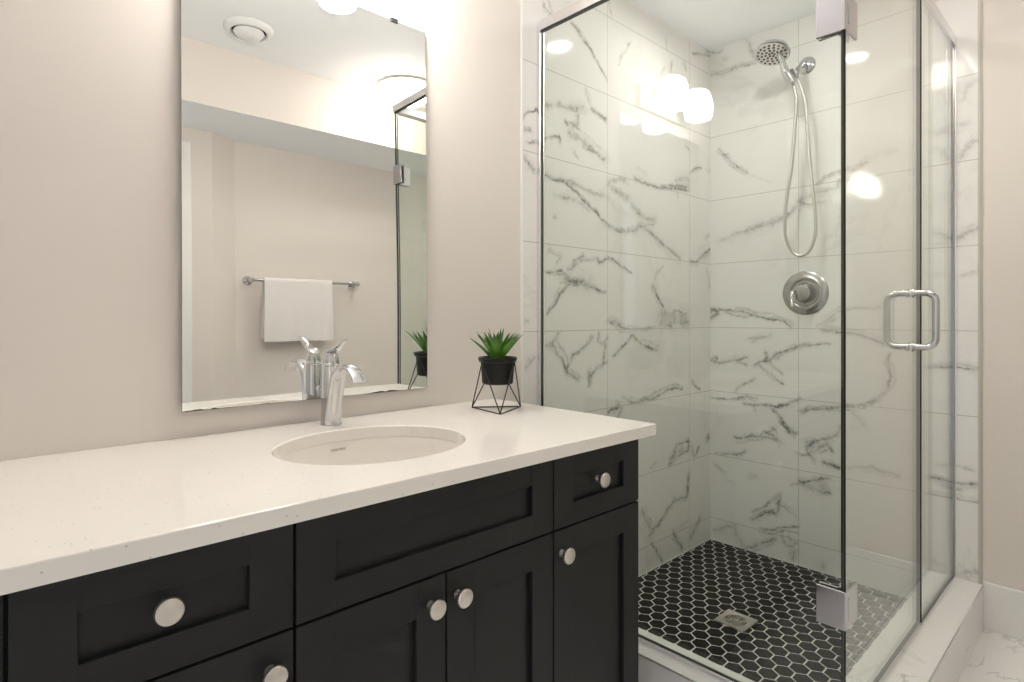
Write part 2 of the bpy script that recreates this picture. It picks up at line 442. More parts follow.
VEINS_BACK='''5.4 0.4 -0.03 0.385 -0.067 0.359
4.9 0.15 -0.08 0.324 -0.117 0.32
7.1 0.2 -0.194 0.359 -0.223 0.37
4.8 0.32 -0.03 0.445 -0.098 0.451 -0.147 0.453 -0.171 0.481
5.5 0.42 -0.123 0.531 -0.159 0.531 -0.194 0.553 -0.24 0.554 -0.263 0.58 -0.307 0.564 -0.329 0.54
4.6 0.45 -0.301 0.602 -0.307 0.592
5.4 0.5 -0.329 0.634 -0.355 0.61 -0.371 0.59 -0.397 0.592
5.8 0.65 -0.206 0.167 -0.251 0.201 -0.296 0.229 -0.312 0.217
4.1 0.45 -0.211 0.203 -0.251 0.235 -0.296 0.274 -0.329 0.309
5.8 0.45 -0.329 0.309 -0.323 0.263 -0.318 0.224
5.6 0.25 -0.323 0.269 -0.371 0.248 -0.397 0.233
4.0 0.55 -0.24 0.14 -0.296 0.148 -0.339 0.166 -0.403 0.187
10.8 0.25 -0.023 0.072 -0.074 0.092 -0.123 0.123 -0.135 0.068 -0.159 0.04
7.4 0.42 -0.171 0.026 -0.229 0.06 -0.274 0.084 -0.312 0.108
6.8 0.38 -0.339 0.125 -0.35 0.095 -0.382 0.093 -0.397 0.119 -0.371 0.128
7.9 0.35 -0.397 0.087 -0.382 0.039
5.4 0.55 -0.413 0.392 -0.433 0.386 -0.493 0.409 -0.534 0.425
6.5 0.4 -0.413 0.382 -0.454 0.369 -0.503 0.359 -0.534 0.36
17.4 0.25 -0.433 0.373 -0.523 0.392
6.5 0.25 -0.513 0.058 -0.508 0.036
4.5 0.25 -0.382 0.364 -0.413 0.376
4.8 0.5 -0.047 1.897 -0.077 1.859 -0.106 1.821 -0.144 1.786 -0.181 1.756
4.6 0.1 -0.181 1.756 -0.296 1.696
3.7 0.42 -0.48 1.656 -0.507 1.676 -0.545 1.69 -0.582 1.691 -0.625 1.695 -0.667 1.718
8.6 0.25 -0.413 1.6 -0.453 1.611 -0.499 1.62 -0.56 1.627 -0.567 1.65
7.6 0.3 -0.405 1.593 -0.461 1.572 -0.515 1.577
9.0 0.26 -0.181 1.5 -0.253 1.51 -0.322 1.527 -0.364 1.539 -0.397 1.569
3.4 0.4 -0.364 1.539 -0.389 1.562
4.1 0.25 -0.578 1.652 -0.632 1.654 -0.714 1.651
16.1 0.12 -0.667 1.718 -0.701 1.727 -0.767 1.736
5.2 0.4 -0.004 2.262 -0.054 2.252 -0.113 2.257 -0.164 2.257 -0.224 2.251
6.2 0.35 -0.01 2.371 -0.049 2.361
6.1 0.3 -0.066 2.324 -0.087 2.317
8.3 0.35 -0.18 2.376 -0.197 2.338 -0.216 2.294
11.5 0.28 -0.057 1.454 -0.115 1.476 -0.172 1.488 -0.235 1.508 -0.322 1.524
8.0 0.6 -0.002 1.129 -0.047 1.119 -0.022 1.101 -0.007 1.091
4.5 0.5 -0.047 1.133 -0.115 1.123 -0.162 1.118 -0.226 1.1 -0.279 1.087 -0.322 1.083 -0.356 1.066 -0.376 1.049
5.7 0.35 -0.077 1.119 -0.125 1.1 -0.176 1.091 -0.208 1.109
7.0 0.2 -0.185 0.993 -0.235 1.003 -0.279 1.008
4.1 0.3 -0.476 1.05 -0.515 1.083 -0.567 1.12 -0.632 1.127 -0.728 1.13
15.0 0.2 -0.515 1.071 -0.56 1.092
5.3 0.5 -0.499 1.042 -0.545 1.035 -0.589 1.032 -0.632 1.025 -0.674 1.014 -0.728 0.992
4.3 0.48 -0.356 0.95 -0.397 0.969 -0.453 0.975 -0.537 0.984
4.8 0.52 -0.004 0.889 -0.043 0.875 -0.093 0.888 -0.183 0.906
5.0 0.4 -0.004 0.894 -0.038 0.901 -0.026 0.869
4.3 0.3 -0.12 0.91 -0.13 0.885 -0.178 0.878
4.5 0.52 -0.214 0.875 -0.239 0.891 -0.278 0.894 -0.317 0.925 -0.365 0.951 -0.411 0.972
5.6 0.45 -0.269 0.933 -0.278 0.918 -0.269 0.898
4.6 0.45 -0.239 0.876 -0.278 0.844 -0.312 0.817 -0.341 0.805
3.4 0.35 -0.283 0.889 -0.312 0.866 -0.341 0.844
7.0 0.2 -0.203 0.98 -0.239 1.001 -0.288 1.012
4.3 0.45 -0.004 0.703 -0.104 0.708 -0.167 0.725 -0.229 0.726
4.9 0.52 -0.167 0.694 -0.208 0.694 -0.269 0.7 -0.312 0.695 -0.355 0.71 -0.411 0.738
4.7 0.5 -0.208 0.704 -0.214 0.684
5.5 0.3 -0.125 0.746 -0.146 0.769 -0.214 0.81
5.0 0.55 -0.298 0.679 -0.327 0.653 -0.351 0.618 -0.392 0.587
5.1 0.4 -0.13 0.526 -0.178 0.543 -0.203 0.557 -0.244 0.553 -0.298 0.552 -0.322 0.541
5.1 0.35 -0.259 0.565 -0.298 0.591 -0.303 0.601
3.6 0.3 -0.06 0.442 -0.136 0.455 -0.167 0.47
4.4 0.55 -0.415 0.691 -0.482 0.707 -0.575 0.723 -0.64 0.735 -0.686 0.755 -0.717 0.78 -0.747 0.826 -0.754 0.861 -0.743 0.911 -0.75 0.954
6.2 0.3 -0.624 0.731 -0.624 0.699 -0.655 0.668 -0.663 0.647
6.3 0.15 -0.616 0.645 -0.647 0.649
6.6 0.5 -0.575 0.639 -0.558 0.61 -0.516 0.585 -0.464 0.558 -0.438 0.535 -0.455 0.51 -0.473 0.49
5.4 0.4 -0.516 0.585 -0.529 0.555 -0.538 0.534
5.4 0.4 -0.455 0.515 -0.491 0.544 -0.521 0.563
4.4 0.4 -0.411 0.502 -0.447 0.507
6.4 0.6 -0.512 0.483 -0.563 0.476
8.8 0.25 -0.438 0.554 -0.482 0.575
11.2 0.25 -0.906 1.769 -0.932 1.785 -0.953 1.793 -0.983 1.788
7.4 0.2 -0.968 1.668 -0.981 1.697 -1.008 1.714
5.7 0.3 -0.873 1.783 -0.911 1.777 -0.955 1.77
4.6 0.25 -1.008 1.714 -1.03 1.712
11.0 0.14 -0.973 1.875 -0.993 1.926 -1.033 1.939
9.2 0.3 -0.963 1.38 -0.988 1.396 -1.028 1.417
9.4 0.2 -0.89 1.36 -0.958 1.367
5.5 0.2 -0.973 1.245 -1.028 1.257
4.6 0.48 -0.877 0.908 -0.913 0.912 -0.954 0.911 -1.024 0.907
3.7 0.5 -0.877 0.498 -0.913 0.496 -0.954 0.492 -1.024 0.501
4.7 0.35 -0.927 0.469 -0.975 0.474
2.8 0.3 -0.877 0.437 -0.954 0.437 -1.024 0.44
3.7 0.2 -0.954 0.556 -1.008 0.545
6.0 0.35 -0.601 0.473 -0.636 0.49 -0.686 0.501 -0.71 0.487 -0.781 0.483
9.2 0.25 -0.948 0.163 -0.99 0.18 -1.026 0.195'''
# ================================================================ THE SETTING
def struct(name, bm, m, label=None, **k): return obj(name, bm, m, kind='structure', label=label, **k)
struct('floor', box(BM(), XL-0.1, XB+0.1, YO-0.1, 0.1, -0.08, 0.0), M['floor'])
struct('ceiling', box(BM(), XL-0.1, XB+0.1, YO-0.1, 0.1, ZC, ZC+0.08), M['ceiling'])
struct('wall_mirror_side', box(BM(), XL-0.1, XT0-0.010, 0.0, 0.1, 0, ZC), M['paint'])
struct('wall_valve_side', box(BM(), XB, XB+0.1, YT1-0.010, YO-0.1, 0, ZC), M['paint'])
# opposite wall: main run, a short splayed piece and a slightly nearer run by the door
bm = BM()
pts = [(XB+0.1, YO), (1.018, YO), (0.89, YO+0.065), (0.725, YO+0.065), (0.725, YO-0.10), (XB+0.1, YO-0.10)]
lo = [bm.verts.new((x, y, 0)) for x, y in pts]; hi = [bm.verts.new((x, y, ZC)) for x, y in pts]
for i in range(6):
    j = (i+1) % 6; bm.faces.new((lo[i], lo[j], hi[j], hi[i]))
bm.faces.new(lo[::-1]); bm.faces.new(hi)
struct('wall_opposite', fix(bm), M['paint'])
bm = BM()
box(bm, XL-0.1, -0.075, YO+0.065, YO-0.10, 0, ZC); box(bm, -0.075, 0.725, YO+0.065, YO-0.10, 1.955, ZC)
struct('wall_around_door', bm, M['paint'])
bm = BM()   # left wall; its doorway is added out of view to let fill daylight in
box(bm, XL-0.1, XL, 0.0, -1.10, 0, ZC); box(bm, XL-0.1, XL, -1.78, YO-0.1, 0, ZC); box(bm, XL-0.1, XL, -1.10, -1.78, 2.03, ZC)
struct('wall_left', bm, M['paint'])
bm = BM(); box(bm, XL-0.1, XB+0.1, YS, YO-0.1, ZS, ZC, 0.0)
for f in bm.faces: f.material_index = 1 if f.normal.y > 0.5 else 0
struct('ceiling_bulkhead', bm, [M['ceiling'], M['paint']])

def value_noise(x, y, cell, seed):
    rng = np.random.RandomState(seed); g = rng.rand(256, 256)
    u = x / cell; v = y / cell; i = np.floor(u).astype(int); j = np.floor(v).astype(int)
    fu = u - i; fv = v - j; fu = fu*fu*(3-2*fu); fv = fv*fv*(3-2*fv)
    a = g[i % 256, j % 256]; b2 = g[(i+1) % 256, j % 256]; c = g[i % 256, (j+1) % 256]; d = g[(i+1) % 256, (j+1) % 256]
    return (a*(1-fu)+b2*fu)*(1-fv) + (c*(1-fu)+d*fu)*fv
def vein_field(U, Z, data, seed):
    """grey marble veins: strength at every (U, Z) from a list of strokes"""
    du = (value_noise(U, Z, 0.030, seed)-0.5)*0.008 + (value_noise(U, Z, 0.010, seed+1)-0.5)*0.007
    dz = (value_noise(U, Z, 0.030, seed+2)-0.5)*0.008 + (value_noise(U, Z, 0.010, seed+3)-0.5)*0.007
    u = U + du; z = Z + dz
    mod = (0.45 + 0.8*value_noise(U, Z, 0.03, seed+4))*(0.6+0.8*value_noise(U, Z, 0.009, seed+5))
    out = np.zeros_like(U)
    strokes = []; rng = np.random.RandomState(seed+9)
    for line in data.strip().split('\n'):
        v = [float(q) for q in line.split()]
        w, st, P = v[0]/1000, v[1], np.array(v[2:]).reshape(-1, 2)
        strokes.append((w, st, P))
        for _ in range(3):      # feathery hairlines running beside the main vein
            off = rng.normal(0, 1, 2)*(w*0.9+0.003)
            Q = P + off + rng.normal(0, 0.004, P.shape)
            if len(Q) > 2 and rng.rand() < 0.6: Q = Q[:-1] if rng.rand() < 0.5 else Q[1:]
            strokes.append((0.0032, st*rng.uniform(0.3, 0.7), Q))
    for w, st, P in strokes:
        pad = w*4
        m = (u > P[:, 0].min()-pad) & (u < P[:, 0].max()+pad) & (z > P[:, 1].min()-pad) & (z < P[:, 1].max()+pad)
        if not m.any(): continue
        uu, zz = u[m], z[m]; d = np.full(uu.shape, 9.0)
        for a, b3 in zip(P, P[1:]):
            ab = b3-a; L2 = max((ab**2).sum(), 1e-9)
            t = np.clip(((uu-a[0])*ab[0]+(zz-a[1])*ab[1])/L2, 0, 1)
            d = np.minimum(d, np.hypot(uu-a[0]-t*ab[0], zz-a[1]-t*ab[1]))
        s = 1.35*st*(0.75*np.exp(-(d/(w*0.75))**2) + 0.36*np.exp(-(d/(w*2.3))**2))*mod[m]
        out[m] = np.maximum(out[m], s) + 0.25*np.minimum(out[m], s)
    return np.clip(out, 0, 1)
def marble_wall(name, m, axis, u0, u1, z0, z1, fixed, thick, data, seed, step=0.003):
    nu, nz = int(round(abs(u1-u0)/step)), int(round((z1-z0)/step))
    us = np.linspace(u0, u1, nu+1); zs = np.linspace(z0, z1, nz+1)
    U, Z = np.meshgrid(us, zs, indexing='ij')
    f = vein_field(U, Z, data, seed)
    co = np.zeros((U.size+4, 3)); n = U.size
    other = 1-axis
    co[:n, axis] = U.ravel(); co[:n, other] = fixed; co[:n, 2] = Z.ravel()
    for k, (a, c) in enumerate(((u0, z0), (u1, z0), (u1, z1), (u0, z1))):
        co[n+k, axis] = a; co[n+k, other] = fixed+thick; co[n+k, 2] = c
    I = (np.arange(nu)[:, None]*(nz+1)+np.arange(nz)[None, :]).ravel()
    q = np.stack([I, I+nz+1, I+nz+2, I+1], 1)
    if (axis == 0) == (thick < 0): q = q[:, ::-1]
    faces = q.tolist()
    A, B, C2, D2 = 0, nu*(nz+1), nu*(nz+1)+nz, nz
    faces += [[n, n+1, n+2, n+3], [A, n, n+3, D2], [B, n+1, n+2, C2], [A, B, n+1, n], [D2, C2, n+2, n+3]]
    me = bpy.data.meshes.new(name); me.from_pydata(co.tolist(), [], faces); me.update()
    at = me.attributes.new('vein', 'FLOAT', 'POINT')
    at.data.foreach_set('value', np.concatenate([f.ravel(), np.zeros(4)]).astype(np.float32))
    me.materials.append(m)
    o = bpy.data.objects.new(name, me); COL.objects.link(o); o['kind'] = 'structure'
    return o
marble_wall('wall_shower_side', M['tile_side'], 0, XT0, XB, 0.0, ZC, 0.0, 0.1, VEINS_SIDE, 11)
marble_wall('wall_shower_valve_side', M['tile_back'], 1, 0.0, YT1, 0.0, ZC, XB, 0.1, VEINS_BACK, 31)
struct('trim_1', box(BM(), XT0-0.010, XT0, -0.0015, 0.02, 0, ZC), M['trim'])
struct('trim_2', box(BM(), XB-0.0025, XB+0.02, YT1, YT1-0.010, 0, ZC), M['trimtile'])
# baseboards
def baseboard(name, x0, x1, y0, y1):
    bm = BM(); box(bm, x0, x1, y0, y1, 0, 0.165, 0.003); struct(name, bm, M['trim'])
baseboard('baseboard_valve_side', XB-0.014, XB, YT1-0.012, YO)
baseboard('baseboard_opposite', 1.018, XB-0.014, YO, YO+0.014)
baseboard('baseboard_left', XL, XL+0.014, -1.04, 0)
baseboard('baseboard_mirror_side', XL, -0.05, -0.014, 0)

# door in the opposite wall, seen as a white strip with a hinge at the mirror's left edge
bm = BM()
YD = YO+0.065
box(bm, 0.725, 0.790, YD, YD+0.016, 0, 2.020, 0.003); box(bm, -0.140, -0.075, YD, YD+0.016, 0, 2.020, 0.003)
box(bm, -0.075, 0.725, YD, YD+0.016, 1.955, 2.020, 0.003)
struct('trim_3', bm, M['trim'])
dr = BM(); box(dr, -0.071, 0.721, YD-0.03, YD+0.005, 0.008, 1.951)
for zz0, zz1 in ((0.22, 0.92), (1.06, 1.80)):
    for xx0 in (0.045, 0.375):
        box(dr, xx0, xx0+0.24, YD+0.004, YD+0.009, zz0, zz1, 0.004)
door = struct('door_1', dr, M['trim'])
for z in (0.25, 1.03, 1.74):
    bm = BM(); tube(bm, [(0.724, YD+0.015, z-0.045), (0.724, YD+0.015, z+0.045)], 0.007, 12)
    box(bm, 0.695, 0.724, YD+0.0045, YD+0.011, z-0.045, z+0.045)
    obj('hinge', bm, M['satin'], door, label='satin metal door hinge')
bm = BM(); lathe(bm, [(0.0, 0), (0.03, 0), (0.03, 0.008), (0.010, 0.012), (0.010, 0.04), (0.022, 0.045), (0.027, 0.06), (0.018, 0.073), (0, 0.075)], (-0.010, YD+0.005, 0.95), (0, 1, 0), 28)
obj('door_knob', fix(bm), M['satin'], door, smooth=True, label='round satin metal door knob')
# casing of the doorway added to the left wall for its daylight
bm = BM()
box(bm, XL, XL+0.016, -1.10, -1.04, 0, 2.09, 0.003); box(bm, XL, XL+0.016, -1.78, -1.84, 0, 2.09, 0.003); box(bm, XL, XL+0.016, -1.10, -1.78, 2.03, 2.09, 0.003)
box(bm, XL-0.1, XL, -1.10, -1.112, 0, 2.03); box(bm, XL-0.1, XL, -1.768, -1.78, 0, 2.03); box(bm, XL-0.1, XL, -1.112, -1.768, 2.018, 2.03)
struct('trim_4', bm, M['trim'])

# ---------------------------------------------------------------- shower pan and curb
bm = BM()
box(bm, 1.36, XB, 0.0, -0.90, 0.0, 0.0205, mi=1)
HX0, HY0, PH = 2.130, -0.3701, 0.055
ax = Vector((0.04763, 0.0275)); ay = Vector((0, 0.055)); R = 0.0493/math.sqrt(3)
for i in range(-30, 31):
    for j in range(-40, 41):
        cx, cy = HX0+ax.x*i, HY0+ax.y*i+ay.y*j
        if cx < 1.455 or cx > XB+0.03 or cy > 0.03 or cy < -0.915: continue
        if abs(cx-1.967) < 0.030 and abs(cy+0.439) < 0.030: continue
        top = []; bot = []
        for k in range(6):
            a = math.radians(60*k); x = cx+R*math.cos(a); y = cy+R*math.sin(a)
            x = min(max(x, 1.475), XB-0.004); y = min(max(y, -0.886), -0.004)
            top.append((x, y))
        area = abs(sum(top[q][0]*top[(q+1) % 6][1]-top[(q+1) % 6][0]*top[q][1] for q in range(6)))/2
        if area < 1e-5: continue
        vt = [bm.verts.new((x, y, 0.0220)) for x, y in top]; vb = [bm.verts.new((x, y, 0.0200)) for x, y in top]
        try:
            bm.faces.new(vt)
            for q in range(6): bm.faces.new((vb[q], vb[(q+1) % 6], vt[(q+1) % 6], vt[q]))
        except ValueError: pass
struct('floor_shower', bm, [M['hex'], M['grout']])
bm = BM()
x0, x1, y1, y0, xi, yi = 1.364, XB, -0.0, -1.035, 1.480, -0.880
pts = [(x0, y1), (x0, y0), (x1, y0), (x1, yi), (xi, yi), (xi, y1)]
lo = [bm.verts.new((x, y, 0.0)) for x, y in pts]; hi = [bm.verts.new((x, y, 0.150)) for x, y in pts]
for i in range(6):
    j = (i+1) % 6; bm.faces.new((lo[i], lo[j], hi[j], hi[i]))
bm.faces.new((hi[0], hi[1], hi[4], hi[5])); bm.faces.new((hi[1], hi[2], hi[3], hi[4]))
bm.faces.new((lo[5], lo[4], lo[1], lo[0])); bm.faces.new((lo[4], lo[3], lo[2], lo[1]))
fix(bm)
struct('trim_5', bm, M['curb'])
bm = BM(); e = 0.003
box(bm, x0-0.001, x0+e, y1, y0+e, 0.1475, 0.1515); box(bm, x0-0.001, x1, y0-0.001, y0+e, 0.1475, 0.1515)
struct('trim_6', bm, M['alu'])

# ================================================================ VANITY
van = thing('bathroom_vanity', 'charcoal shaker vanity cabinet with round nickel knobs under the white counter', 'vanity', (0.585, -0.28, 0.0))
bm = BM()
box(bm, -0.020, 0.0, -0.003, -0.558, 0.10, 0.8065); box(bm, -0.020, 0.0225, -0.540, -0.576, 0.10, 0.8065); box(bm, 1.157, 1.177, -0.003, -0.558, 0.10, 0.8065)
box(bm, 0.0, 1.157, -0.003, -0.558, 0.10, 0.118); box(bm, 0.0, 1.157, -0.003, -0.009, 0.118, 0.8065)
box(bm, 0.0, 1.157, -0.540, -0.558, 0.118, 0.8065)
obj('carcass', bm, M['cab'], van)
bm = BM(); box(bm, 0.0, 1.157, -0.02, -0.50, 0.0, 0.10); obj('toe_kick', bm, M['cabin'], van)
def shaker(x0, x1, z0, z1, st=0.060, ra=0.046, y=-0.580):
    bm = BM(); yb = -0.5585
    b_ = 0.0012
    box(bm, x0, x0+st, yb, y, z0, z1, b_); box(bm, x1-st, x1, yb, y, z0, z1, b_)
    box(bm, x0+st-0.001, x1-st+0.001, yb, y, z0, z0+ra, b_); box(bm, x0+st-0.001, x1-st+0.001, yb, y, z1-ra, z1, b_)
    box(bm, x0+st-0.002, x1-st+0.002, yb, y+0.010, z0+ra-0.002, z1-ra+0.002)
    return bm
def knob(par, x, z, y=-0.580, label=None):
    bm = BM()
    lathe(bm, [(0, 0), (0.0085, 0.0), (0.0085, 0.002), (0.0062, 0.005), (0.0058, 0.010), (0.0080, 0.0145), (0.0150, 0.0170), (0.0168, 0.0195), (0.0168, 0.0225), (0.0155, 0.0242), (0.0135, 0.0242), (0.0122, 0.0250), (0, 0.0268)], (x, y, z), (0, -1, 0), 40)
    return obj('knob', fix(bm), M['nickel'], par, smooth=True, label='round brushed nickel knob')
ZT0, ZT1, ZB0, ZB1 = 0.6525, 0.8035, 0.105, 0.6485
d = obj('drawer', shaker(0.0265, 0.3330, ZT0, ZT1), M['cab'], van, label='top drawer front left of the sink'); knob(d, 0.173, 0.737)
obj('false_front', shaker(0.3370, 0.8730, ZT0, ZT1), M['cab'], van, label='wide false drawer front below the sink')
d = obj('drawer', shaker(0.8765, 1.1755, ZT0, ZT1), M['cab'], van, label='narrow top drawer front at the shower end'); knob(d, 1.018, 0.734)
d = obj('door', shaker(0.0265, 0.3330, ZB0, ZB1, ra=0.06), M['cab'], van, label='cabinet door left of the sink pair'); knob(d, 0.300, 0.603)
d = obj('door', shaker(0.3370, 0.6005, ZB0, ZB1, ra=0.06), M['cab'], van, label='left door of the pair under the sink'); knob(d, 0.5685, 0.6035)
d = obj('door', shaker(0.6035, 0.8730, ZB0, ZB1, ra=0.06), M['cab'], van, label='right door of the pair under the sink'); knob(d, 0.6265, 0.6035)
d = obj('door', shaker(0.8765, 1.1755, ZB0, ZB1, ra=0.06), M['cab'], van, label='cabinet door at the shower end'); knob(d, 0.900, 0.600)

# countertop with the oval cut-out
SX, SY, SA, SB = 0.608, -0.321, 0.198, 0.173
cx0, cx1, cy0, cy1 = -0.045, 1.217, -0.602, -0.001
bm = BM()
angs = sorted(set([2*math.pi*k/96 for k in range(96)] + [math.atan2(y-SY, x-SX) % (2*math.pi) for x in (cx0, cx1) for y in (cy0, cy1)]))
def rect_pt(a):
    dx, dy = math.cos(a), math.sin(a); t = 1e9
    if dx > 1e-9: t = min(t, (cx1-SX)/dx)
    if dx < -1e-9: t = min(t, (cx0-SX)/dx)
    if dy > 1e-9: t = min(t, (cy1-SY)/dy)
    if dy < -1e-9: t = min(t, (cy0-SY)/dy)
    return SX+dx*t, SY+dy*t
def ell_pt(a, k=1.0):
    dx, dy = math.cos(a), math.sin(a); r = 1/math.sqrt((dx/(SA*k))**2+(dy/(SB*k))**2)
    return SX+dx*r, SY+dy*r
zb, zt = 0.807, ZCT; ev = 0.0022
def shrink(p, e_):
    return (min(max(p[0], cx0+e_), cx1-e_), min(max(p[1], cy0+e_), cy1-e_))
loops = []
for fn, z in ((lambda a: ell_pt(a), zb), (lambda a: ell_pt(a), zt-ev), (lambda a: ell_pt(a, 1.008), zt-ev*0.3), (lambda a: ell_pt(a, 1.016), zt),
              (lambda a: shrink(rect_pt(a), ev), zt), (lambda a: shrink(rect_pt(a), ev*0.3), zt-ev*0.3), (lambda a: rect_pt(a), zt-ev), (lambda a: rect_pt(a), zb)):
    loops.append([bm.verts.new((*fn(a), z)) for a in angs])
loops.append(loops[0])
for A, B in zip(loops, loops[1:]):
    for k in range(len(angs)):
        k2 = (k+1) % len(angs); bm.faces.new((A[k], A[k2], B[k2], B[k]))
fix(bm)
obj('countertop', bm, M['quartz'], label='warm white speckled quartz countertop with an oval cut-out for the sink', cat='countertop', origin=(0.586, -0.3, zb))
# undermount sink
snk = thing('bathroom_sink', 'oval white ceramic sink set under the quartz counter', 'sink', (SX, SY, 0.65))
bm = BM(); loops = []
for k, z in ((1.10, 0.8065), (1.005, 0.8065), (0.992, 0.800), (0.975, 0.785), (0.94, 0.755), (0.88, 0.725), (0.78, 0.700), (0.62, 0.680), (0.42, 0.668), (0.20, 0.662), (0.11, 0.660),
             (0.11, 0.652), (0.45, 0.658), (0.82, 0.690), (0.97, 0.745), (1.04, 0.798), (1.10, 0.800)):
    loops.append([bm.verts.new((*ell_pt(a, k), z)) for a in [2*math.pi*q/72 for q in range(72)]])
loops.append(loops[0])
for A, B in zip(loops, loops[1:]):
    for k in range(72):
        bm.faces.new((A[k], A[(k+1) % 72], B[(k+1) % 72], B[k]))
obj('basin', fix(bm), M['ceramic'], snk, smooth=True)
bm = BM(); lathe(bm, [(0, 0), (0.026, 0), (0.026, 0.003), (0.020, 0.004), (0.017, 0.003), (0.016, 0.007), (0, 0.009)], (SX, SY, 0.6585), (0, 0, 1), 32)
obj('drain_stopper', fix(bm), M['chrome'], snk, smooth=True, label='chrome pop-up drain stopper')

bm = text_bm('CONTRAC', 0.0075, 0.0002)
bmesh.ops.transform(bm, matrix=Matrix.Translation((0.612, -0.1535, 0.7875)) @ Matrix.Rotation(math.radians(79), 4, 'X'), verts=bm.verts)
obj('printed_mark', bm, M['mark'], snk, label='small grey lettering on the back wall of the basin')

# faucet
FX, FY = 0.634, -0.069
fau = thing('faucet', 'single-handle chrome faucet with an arched spout behind the sink', 'faucet', (FX, FY, ZCT))
bm = BM(); lathe(bm, [(0, 0), (0.0250, 0), (0.0250, 0.003), (0.0236, 0.005), (0.0230, 0.060), (0.0226, 0.139), (0.0215, 0.141), (0, 0.141)], (FX, FY, ZCT), (0, 0, 1), 40)
obj('body', fix(bm), M['chrome'], fau, smooth=True)
path = [(0, -0.006, 0.000), (0, -0.010, 0.030), (0, -0.017, 0.065), (0, -0.029, 0.100), (0, -0.048, 0.128), (0, -0.076, 0.1435), (0, -0.104, 0.143), (0, -0.128, 0.130), (0, -0.146, 0.112)]
fl = [(0.0215, 0.0190), (0.0212, 0.0185), (0.0208, 0.0175), (0.0200, 0.0150), (0.0185, 0.0105), (0.0170, 0.0070), (0.0165, 0.0052), (0.0170, 0.0045), (0.0180, 0.0035)]
pp = smooth_path([(FX+p[0], FY+p[1], ZCT+p[2]) for p in path], 5)
ff = smooth_path([(a, b2, 0) for a, b2 in fl], 5)
bm = BM(); tube(bm, pp, 0, 28, flat=[(v.x, v.y) for v in ff], up=(1, 0, 0))
obj('spout', fix(bm), M['chrome'], fau, smooth=True)
bm = BM(); lathe(bm, [(0, 0.1435), (0.0180, 0.1415), (0.0195, 0.144), (0.0182, 0.158), (0.0160, 0.169), (0.0120, 0.174), (0, 0.176)], (FX, FY, ZCT), (0, 0, 1), 36)
obj('handle_hub', fix(bm), M['chrome'], fau, smooth=True)
path = [(0, 0.016, 0.168), (0, 0.004, 0.175), (0, -0.014, 0.180), (0, -0.034, 0.187), (0, -0.054, 0.197), (0, -0.070, 0.205), (0, -0.080, 0.207)]
fl = [(0.010, 0.003), (0.0150, 0.0042), (0.0160, 0.0042), (0.0125, 0.0036), (0.0085, 0.0030), (0.0065, 0.0028), (0.0040, 0.0020)]
pp = smooth_path([(FX+p[0], FY+p[1], ZCT+p[2]) for p in path], 5); ff = smooth_path([(a, b2, 0) for a, b2 in fl], 5)
bm = BM(); tube(bm, pp, 0, 20, flat=[(v.x, v.y) for v in ff], up=(1, 0, 0))
obj('lever', fix(bm), M['chrome'], fau, smooth=True)
bm = BM(); tube(bm, [(FX, FY+0.034, ZCT-0.002), (FX, FY+0.034, ZCT+0.075)], 0.0022, 12)
lathe(bm, [(0, 0), (0.004, 0), (0.0065, 0.004), (0.0065, 0.010), (0.004, 0.014), (0, 0.015)], (FX, FY+0.034, ZCT+0.074), (0, 0, 1), 20)
obj('lift_rod', fix(bm), M['chrome'], fau, smooth=True)

# plant in its wire stand
PX, PY = 1.075, -0.180
V0 = [(1.0446, -0.1036), (1.156, -0.1882), (1.0244, -0.2473)]
pcx = sum(v[0] for v in V0)/3; pcy = sum(v[1] for v in V0)/3
std = thing('plant_stand', 'black triangular wire stand holding the potted succulent on the counter', 'plant stand', (pcx, pcy, ZCT))
zr = ZCT+0.136; rr_ = 0.0515; wr = 0.0017
bm = BM(); base = [Vector((x, y, ZCT+wr)) for x, y in V0]
a0 = math.atan2(V0[0][1]-pcy, V0[0][0]-pcx)
for i in range(3): tube(bm, [base[i], base[(i+1) % 3]], wr, 8)
obj('base_frame', fix(bm), M['black_metal'], std, smooth=True)
bm = BM()
tp = []
for i in range(3):
    a = math.atan2(V0[i][1]-pcy, V0[i][0]-pcx); b2 = math.atan2(V0[(i+1) % 3][1]-pcy, V0[(i+1) % 3][0]-pcx)
    mid = (Vector((math.cos(a), math.sin(a)))+Vector((math.cos(b2), math.sin(b2)))).normalized()
    tp.append(Vector((pcx+mid.x*rr_, pcy+mid.y*rr_, zr)))
for i in range(3):
    tube(bm, [base[i], tp[i]], wr, 8); tube(bm, [base[(i+1) % 3], tp[i]], wr, 8)
obj('strut_wires', fix(bm), M['black_metal'], std, smooth=True)
bm = BM(); ring = [(pcx+rr_*math.cos(t), pcy+rr_*math.sin(t), zr) for t in [2*math.pi*k/48 for k in range(49)]]
tube(bm, ring, 0.0016, 8, cap=False)
obj('top_ring', fix(bm), M['black_metal'], std, smooth=True)
plant = thing('potted_succulent', 'small green spiky succulent in a round matt black pot beside the shower glass', 'potted plant', (pcx, pcy, ZCT+0.073))
bm = BM()
lathe(bm, [(0, 0.073), (0.040, 0.073), (0.0435, 0.076), (0.0478, 0.139), (0.0535, 0.1392), (0.0545, 0.1405), (0.0545, 0.1465), (0.0535, 0.148), (0.0470, 0.148), (0.0455, 0.146), (0.0445, 0.128), (0, 0.128)], (pcx, pcy, ZCT), (0, 0, 1), 56)
pot = obj('pot', fix(bm), M['black_pot'], plant, smooth=True)
bm = BM(); lathe(bm, [(0, 0.1285), (0.0443, 0.1285), (0.0443, 0.133), (0.03, 0.137), (0.012, 0.139), (0, 0.139)], (pcx, pcy, ZCT), (0, 0, 1), 32)
obj('soil', fix(bm), M['soil'], plant, smooth=True)
